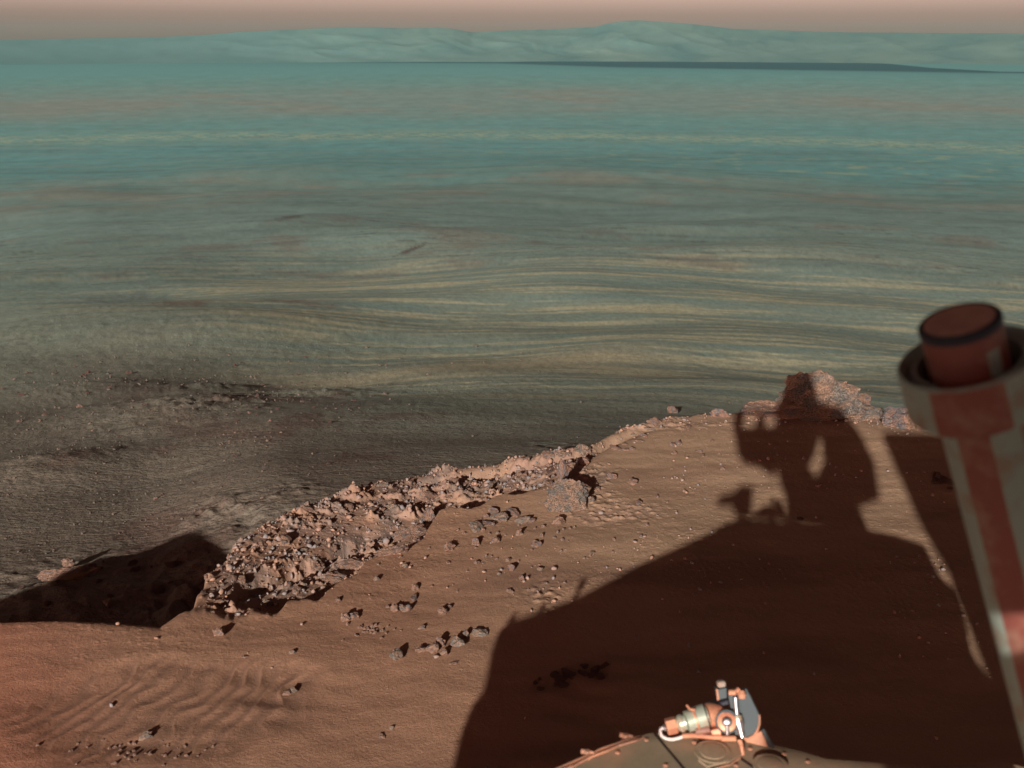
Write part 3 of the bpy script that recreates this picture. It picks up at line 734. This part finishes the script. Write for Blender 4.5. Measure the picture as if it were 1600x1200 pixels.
# deck seams, cable run along the front left edge, round covers
up = np.array([0, 0, 1.0])
for a, b in (((1022, 1146), (1072, 1206)), ((1158, 1186), (1178, 1200))):
    MB().path([deck_pt(*a, DZ + 0.0005), deck_pt(*b, DZ + 0.0005)], 0.0011, 6).build('panel_seam', M_black, deck)
cb = MB(); pts = [deck_pt(*p, DZ + 0.005) for p in [(862, 1206), (885, 1196), (915, 1183), (940, 1171), (962, 1164), (985, 1155), (1000, 1152)]]
cb.path(pts, 0.0024, 10); cb.path([p + np.array([0.003, -0.004, 0.002]) * (1 + (i % 2)) for i, p in enumerate(pts)], 0.0015, 8)
cb.build('cable_harness', M_edge, deck)
cl = MB()
for p in ((918, 1183), (978, 1157)):
    q = deck_pt(*p, DZ); cl.lathe(q, q + up * 0.009, [(0, 0.006), (0.6, 0.005), (1, 0.003)], 6); cl.tube(q + np.array([-0.007, 0.003, 0.006]), q + np.array([0.008, -0.002, 0.007]), 0.003, 0.002, 8)
cl.build('cable_clamp', M_edge, deck)
for (x, y), r_ in (((1113, 1181), 0.021), ((1203, 1202), 0.020)):
    q = deck_pt(x, y, DZ) + up * 0.0047
    MB().lathe(q, q + up * 0.003, [(0, r_), (0.5, r_), (0.5, r_ * 0.72), (0.8, r_ * 0.70), (1, r_ * 0.3)], 40).build('round_cover', M_deck, deck)
q = [deck_pt(*p, DZ + 0.0015) for p in [(1092, 1165), (1120, 1158), (1153, 1158), (1158, 1182), (1140, 1193), (1105, 1200), (1091, 1190)]]
MB().prism(q, (0, 0, 0.003)).build('cover_plate', M_deck, deck, 0)
tq = [deck_pt(*p, DZ + 0.003) for p in [(1156, 1184), (1140, 1195), (1110, 1203)]]
for p_ in ((1010, 1156), (1040, 1196), (1085, 1160), (1172, 1170), (1225, 1178), (1262, 1190), (965, 1176), (1150, 1196)):
    q = deck_pt(*p_, DZ); MB().lathe(q, q + up * 0.0016, [(0, 0.0032), (0.6, 0.0030), (1, 0.0018)], 12).build('deck_screw', M_edge, deck)
MB().path(tq, 0.0010, 8).build('cover_wire', M_edge, deck)

# gimbal: a drum motor, a ring joint, a D shaped panel with a bright rod
D0 = 1.385
def gp(x, y, d=0.0): return px(x, y, D0 + d)
gim = MB().lathe(gp(1072, 1128), gp(1105, 1118, 0.004), [(0, 0.0095), (0.02, 0.0125), (0.42, 0.0128), (0.44, 0.0142), (0.97, 0.0146), (1, 0.0135)], 36).build('gimbal_motor', M_mint, rover)
MB().lathe(gp(1041, 1136), gp(1058, 1132), [(0, 0.0085), (0.08, 0.0100), (0.92, 0.0100), (1, 0.0085)], 6).build('end_nut', M_gold, gim, 20)
MB().lathe(gp(1058, 1132), gp(1072, 1128), [(0, 0.0075), (0.3, 0.0105), (0.65, 0.0105), (0.66, 0.009), (1, 0.009)], 30).build('end_collar', M_mint, gim)
MB().lathe(gp(1103.5, 1118.4, 0.004), gp(1105.5, 1117.8, 0.004), [(0, 0.0150), (1, 0.0150)], 36).build('black_ring', M_black, gim)
MB().lathe(gp(1086, 1124, 0), gp(1089, 1123, 0), [(0, 0.0148), (1, 0.0148)], 36).build('strap', M_gold, gim)
MB().path([gp(1086, 1109, -0.012), gp(1078, 1108, -0.014), gp(1073, 1102, -0.012)], 0.0014, 8).build('strap_end', M_gold, gim)
MB().lathe(gp(1105.5, 1117.8, 0.004), gp(1128, 1113, 0.008), [(0, 0.014), (0.3, 0.0142), (1, 0.009)], 30).build('gearbox', M_gold, gim)
MB().prism([gp(1106, 1104, 0.01), gp(1138, 1093, 0.01), gp(1140, 1101, 0.01), (gp(1110, 1110, 0.01))], FW * 0.02).build('gearbox_cover', M_band, gim, 0, 0.0015)
MB().tube(gp(1040, 1137), gp(1036, 1138), 0.0045, 0.003, 14).build('cable_plug', M_chrome, gim)
MB().path([gp(1037, 1137), gp(1032, 1139), gp(1031.5, 1145), gp(1035, 1151), gp(1042, 1154.5), gp(1050, 1155.5), gp(1058, 1154), gp(1066, 1151.5), gp(1074, 1149)], 0.0019, 8).build('cable', M_wire, gim)
MB().tube(gp(1087, 1143, -0.004), gp(1109, 1139.5, -0.004), 0.0044, 0.0044, 18).build('damper_rod', M_red, gim)
MB().path([gp(1066, 1150), gp(1085, 1149), gp(1115, 1152), gp(1128, 1152)], 0.0030, 10).build('base_tube', M_gold, gim)
MB().prism([gp(1110, 1141), gp(1126, 1138), gp(1128, 1155), gp(1114, 1154)], FW * 0.010).build('clevis', M_gold, gim, 0, 0.001)
jn = MB().lathe(gp(1135, 1130, 0.014), gp(1136, 1128, -0.012), [(0, 0.0125), (0.75, 0.0130), (0.78, 0.0118), (1, 0.0112)], 40).build('ring_joint', M_gold, rover)
MB().lathe(gp(1136, 1128, -0.009), gp(1136, 1127.8, -0.012), [(0, 0.0136), (1, 0.0136)], 40).build('joint_band', M_slate, jn)
MB().lathe(gp(1136, 1128, -0.011), gp(1136, 1127.8, -0.0128), [(0, 0.0118), (0.6, 0.0112), (1, 0.0095)], 40).build('joint_rim', M_gold, jn)
MB().lathe(gp(1136, 1128, -0.0125), gp(1136, 1127.8, -0.016), [(0, 0.0066), (0.5, 0.0060), (0.8, 0.0048), (1, 0.0030)], 30).build('joint_face', M_chrome, jn)
MB().tube(gp(1136, 1131, -0.017), gp(1136.5, 1147, -0.012), 0.0028, 0.0028, 16).build('joint_pin', M_chrome, jn)
MB().path([gp(1118, 1110), gp(1126, 1118), gp(1118, 1130)], 0.0020, 8).build('joint_wire', M_edge, jn)
MB().path([gp(1118, 1148, .004), gp(1128, 1154, 0), gp(1150, 1154, 0)], 0.0034, 10).build('joint_base', M_gold, jn)
# D shaped panel
pan = [gp(1138, 1086), gp(1144, 1078), gp(1166, 1076.5), (gp(1173, 1090)), gp(1186, 1117)]
cx_, cy_ = 1166, 1124
for k in range(0, 11):
    a = R(-18 + 14.0 * k); pan.append(gp(cx_ + 20 * math.cos(a), cy_ + 29 * math.sin(a)))
pan += [gp(1149, 1148), gp(1143, 1112)]
pn = MB().prism(pan, FW * 0.006 + np.array([0.002, 0, 0])).build('antenna_panel', M_slate, rover, 0, 0.0008)
rim = [gp(cx_ + 21 * math.cos(R(a)), cy_ + 30 * math.sin(R(a)), -0.002) for a in range(-14, 110, 9)]
MB().path(rim, 0.0013, 8).build('panel_rim', M_edge, pn)
MB().tube(gp(1149, 1090, -.006), gp(1151.5, 1117, -.006), 0.0032, 0.0032, 18).build('rod', M_chrome, pn)
MB().lathe(gp(1152, 1118, -.007), gp(1153.5, 1127, -.007), [(0, 0.0052), (0.45, 0.0056), (0.5, 0.0045), (0.55, 0.0056), (1, 0.0052)], 24).build('rod_collar', M_mint, pn)
MB().lathe(gp(1153.5, 1127, -.007), gp(1160, 1152, -.006), [(0, 0.0062), (0.3, 0.0058), (0.6, 0.0036), (1, 0.0030)], 24).build('rod', M_chrome, pn)
MB().path([gp(1139, 1082, -.004), gp(1150, 1082, -.005), gp(1155, 1077, -.004)], 0.0034, 10).build('top_pin', M_gold, pn)
MB().lathe(gp(1159, 1079, -.006), gp(1160, 1092, -.006), [(0, 0.0034), (0.5, 0.0052), (1, 0.0036)], 16).build('top_fitting', M_edge, pn)
tb = MB().prism([gp(1119, 1077), gp(1136, 1074), gp(1136.5, 1091), gp(1122, 1094)], FW * 0.014).build('latch_block', M_slate, rover, 0, 0.001)
MB().prism([gp(1121, 1066), gp(1134, 1064), gp(1135.5, 1074), gp(1122, 1076)], FW * 0.012).build('latch_cap', M_body, tb, 0, 0.0025)
MB().prism([gp(1119, 1077, -.001), gp(1121.5, 1076.6, -.001), gp(1124, 1093.6, -.001), gp(1121, 1094.5, -.001)], FW * 0.003).build('latch_edge', M_edge, tb, 0)
sk = MB().prism([gp(1163, 1155, -.003), gp(1190, 1142, -.002), gp(1201, 1168, 0), gp(1166, 1160, 0)], FW * 0.006).build('support_foot', M_edge, rover, 0, 0.0008)
MB().prism([gp(1190, 1141, 0), gp(1194, 1138, 0), gp(1210, 1164, .002), gp(1210, 1170, .002), gp(1201, 1168, .002)], FW * 0.006).build('strut', M_slate, sk, 0, 0.0008)
MB().path([gp(1155, 1156, -.004), gp(1159, 1166, -.004), gp(1161, 1180, -.004)], 0.0026, 10).build('post', M_gold, sk)
MB().tube(gp(1156, 1160, -.006), gp(1160, 1160, -.006), 0.0040, 0.0040, 14).build('bolt', M_edge, sk)
MB().path([gp(1164, 1187, .01), gp(1175, 1188, .012)], 0.0036, 10).build('cable_stub', M_edge, sk)

# antenna post at right, close to the lens
P0 = px(1499, 503, 0.62)
down = RT * 0.36 - UP * 0.86 + FW * 0.36; down /= np.linalg.norm(down)
K = 0.62 / FPX
def ax(t): return P0 + down * t
post = MB().lathe(ax(0.049), ax(0.62), [(0, 0.0225), (1, 0.0225)], 96).build('antenna_post', M_grn, rover)
def stripe(obj, lst, other):
    """paint lengthwise stripes on the faces of a lathe"""
    obj.data.materials.append(other)
    a = Vector(down).orthogonal().normalized(); b = Vector(down).cross(a)
    left = Vector(RT); la = math.atan2(left.dot(b), left.dot(a))
    for p_ in obj.data.polygons:
        if len(p_.vertices) > 4: continue
        c = p_.center - Vector(P0); c = c - Vector(down) * c.dot(Vector(down))
        g_ = (math.degrees(math.atan2(c.dot(b), c.dot(a)) - la) + 360) % 360
        t_ = (p_.center - Vector(P0)).dot(Vector(down))
        for lo, hi, t0_, t1_ in lst:
            if lo <= g_ <= hi and t0_ <= t_ <= t1_: p_.material_index = 1
stripe(post, [(102, 146, 0, 2), (20, 58, 0, 2), (310, 340, 0, 2)], M_red)
cap = MB().lathe(ax(0.0), ax(0.060), [(0, 0.0202), (0.04, 0.0206), (0.2, 0.0205), (0.45, 0.0203), (0.7, 0.0201), (1, 0.0200)], 64).build('antenna_cap', M_red, post)
stripe(cap, [(56, 82, 0.012, 0.030), (40, 75, 0.040, 0.061)], M_grn)
MB().lathe(ax(-0.0002), ax(-0.0012), [(0, 0.0180), (1, 0.0178)], 64).build('cap_face', M_cap, cap)
MB().lathe(ax(-0.0012), ax(0.0034), [(0, 0.0182), (0, 0.0202), (0.2, 0.0210), (1, 0.0210), (1, 0.0204)], 64, cap=False).build('cap_band', M_band, cap)
colr = MB().lathe(ax(0.020), ax(0.050), [(0.9, 0.0200), (0.8, 0.0262), (0.10, 0.0268), (0.08, 0.0296), (0.28, 0.0312), (0.05, 0.0340), (0, 0.0352), (0.05, 0.0366), (0.92, 0.0368), (1, 0.035), (1, 0.0226)], 96, cap=False).build('antenna_collar', M_grn, post)
stripe(colr, [(84, 142, 0.021, 0.049)], M_red)

# mast and camera head stand behind the lens and cast the tall shadow
def slab(pts, s0, s1, name, mat, parent, bevel=0.004):
    q = [shade(u, v, s0) for u, v in pts]
    return MB().prism(q, -S * (s1 - s0)).build(name, mat, parent, 0, bevel)
mast = slab([(-0.005, -0.398), (0.13, -0.398), (0.13, -0.88), (0.255, -0.88), (0.258, -0.33), (0.335, -0.30), (0.332, -0.165), (0.122, -0.165), (0.132, -0.185), (0.098, -0.248), (0.072, -0.215), (0.095, -0.165), (-0.065, -0.165), (-0.075, -0.20), (-0.04, -0.275), (-0.01, -0.33)], 0.139, 0.301, 'mast', M_body, rover, 0.001)
slab([(-0.06, -0.168), (0.095, -0.168), (0.108, -0.11), (0.14, -0.10), (0.142, -0.122), (0.121, -0.138), (0.122, -0.168), (0.328, -0.168), (0.295, -0.085), (0.262, -0.027), (-0.06, -0.027)], 0.12, 0.28, 'mast_collar', M_body, rover, 0.001)
slab([(-0.29, -0.005), (-0.272, -0.022), (-0.06, -0.03), (0.26, -0.03), (0.20, 0.045), (0.10, 0.06), (0.055, 0.205), (-0.065, 0.20), (-0.075, 0.05), (-0.10, 0.0)], 0.08, 0.26, 'camera_head', M_body, rover)
slab([(-0.288, -0.002), (-0.232, -0.002), (-0.228, -0.085), (-0.175, -0.085), (-0.17, -0.03), (-0.135, -0.03), (-0.128, -0.075), (-0.09, -0.075), (-0.085, -0.03), (-0.055, -0.03), (-0.06, -0.27), (-0.125, -0.238), (-0.195, -0.228), (-0.226, -0.19), (-0.272, -0.09)], 0.09, 0.22, 'camera_bar', M_body, rover)
slab([(-0.125, -0.398), (-0.135, -0.30), (-0.185, -0.30), (-0.205, -0.325), (-0.265, -0.345), (-0.255, -0.375), (-0.205, -0.370), (-0.178, -0.400)], 0.30, 0.36, 'shadow_slab', M_body, rover, 0.002)  # unseen slab added to cast the bump left of the mast shadow
slab([(0.375, -0.075), (0.39, -0.05), (0.72, -0.03), (1.05, -0.05), (1.05, -0.90), (0.58, -0.90), (0.53, -0.62), (0.506, -0.51), (0.502, -0.46), (0.478, -0.41), (0.457, -0.36), (0.43, -0.26)], 0.40, 0.43, 'shadow_panel', M_body, rover, 0.004)  # unseen panel of free shape, added to cast the shadow at right
for x_, y_, h_ in ((-0.47, 0.575, 0.042), (-0.575, 0.505, 0.016), (-0.665, 0.44, 0.014)):  # out-of-view pegs added for the small bumps on the deck's shadow edge
    MB().lathe((x_, y_, DZ), (x_, y_, DZ + h_), [(0, 0.007), (0.55, 0.007), (0.6, 0.011), (1, 0.011)], 14).build('shadow_peg', M_body, deck)
rover.location = (0, 0, 0)
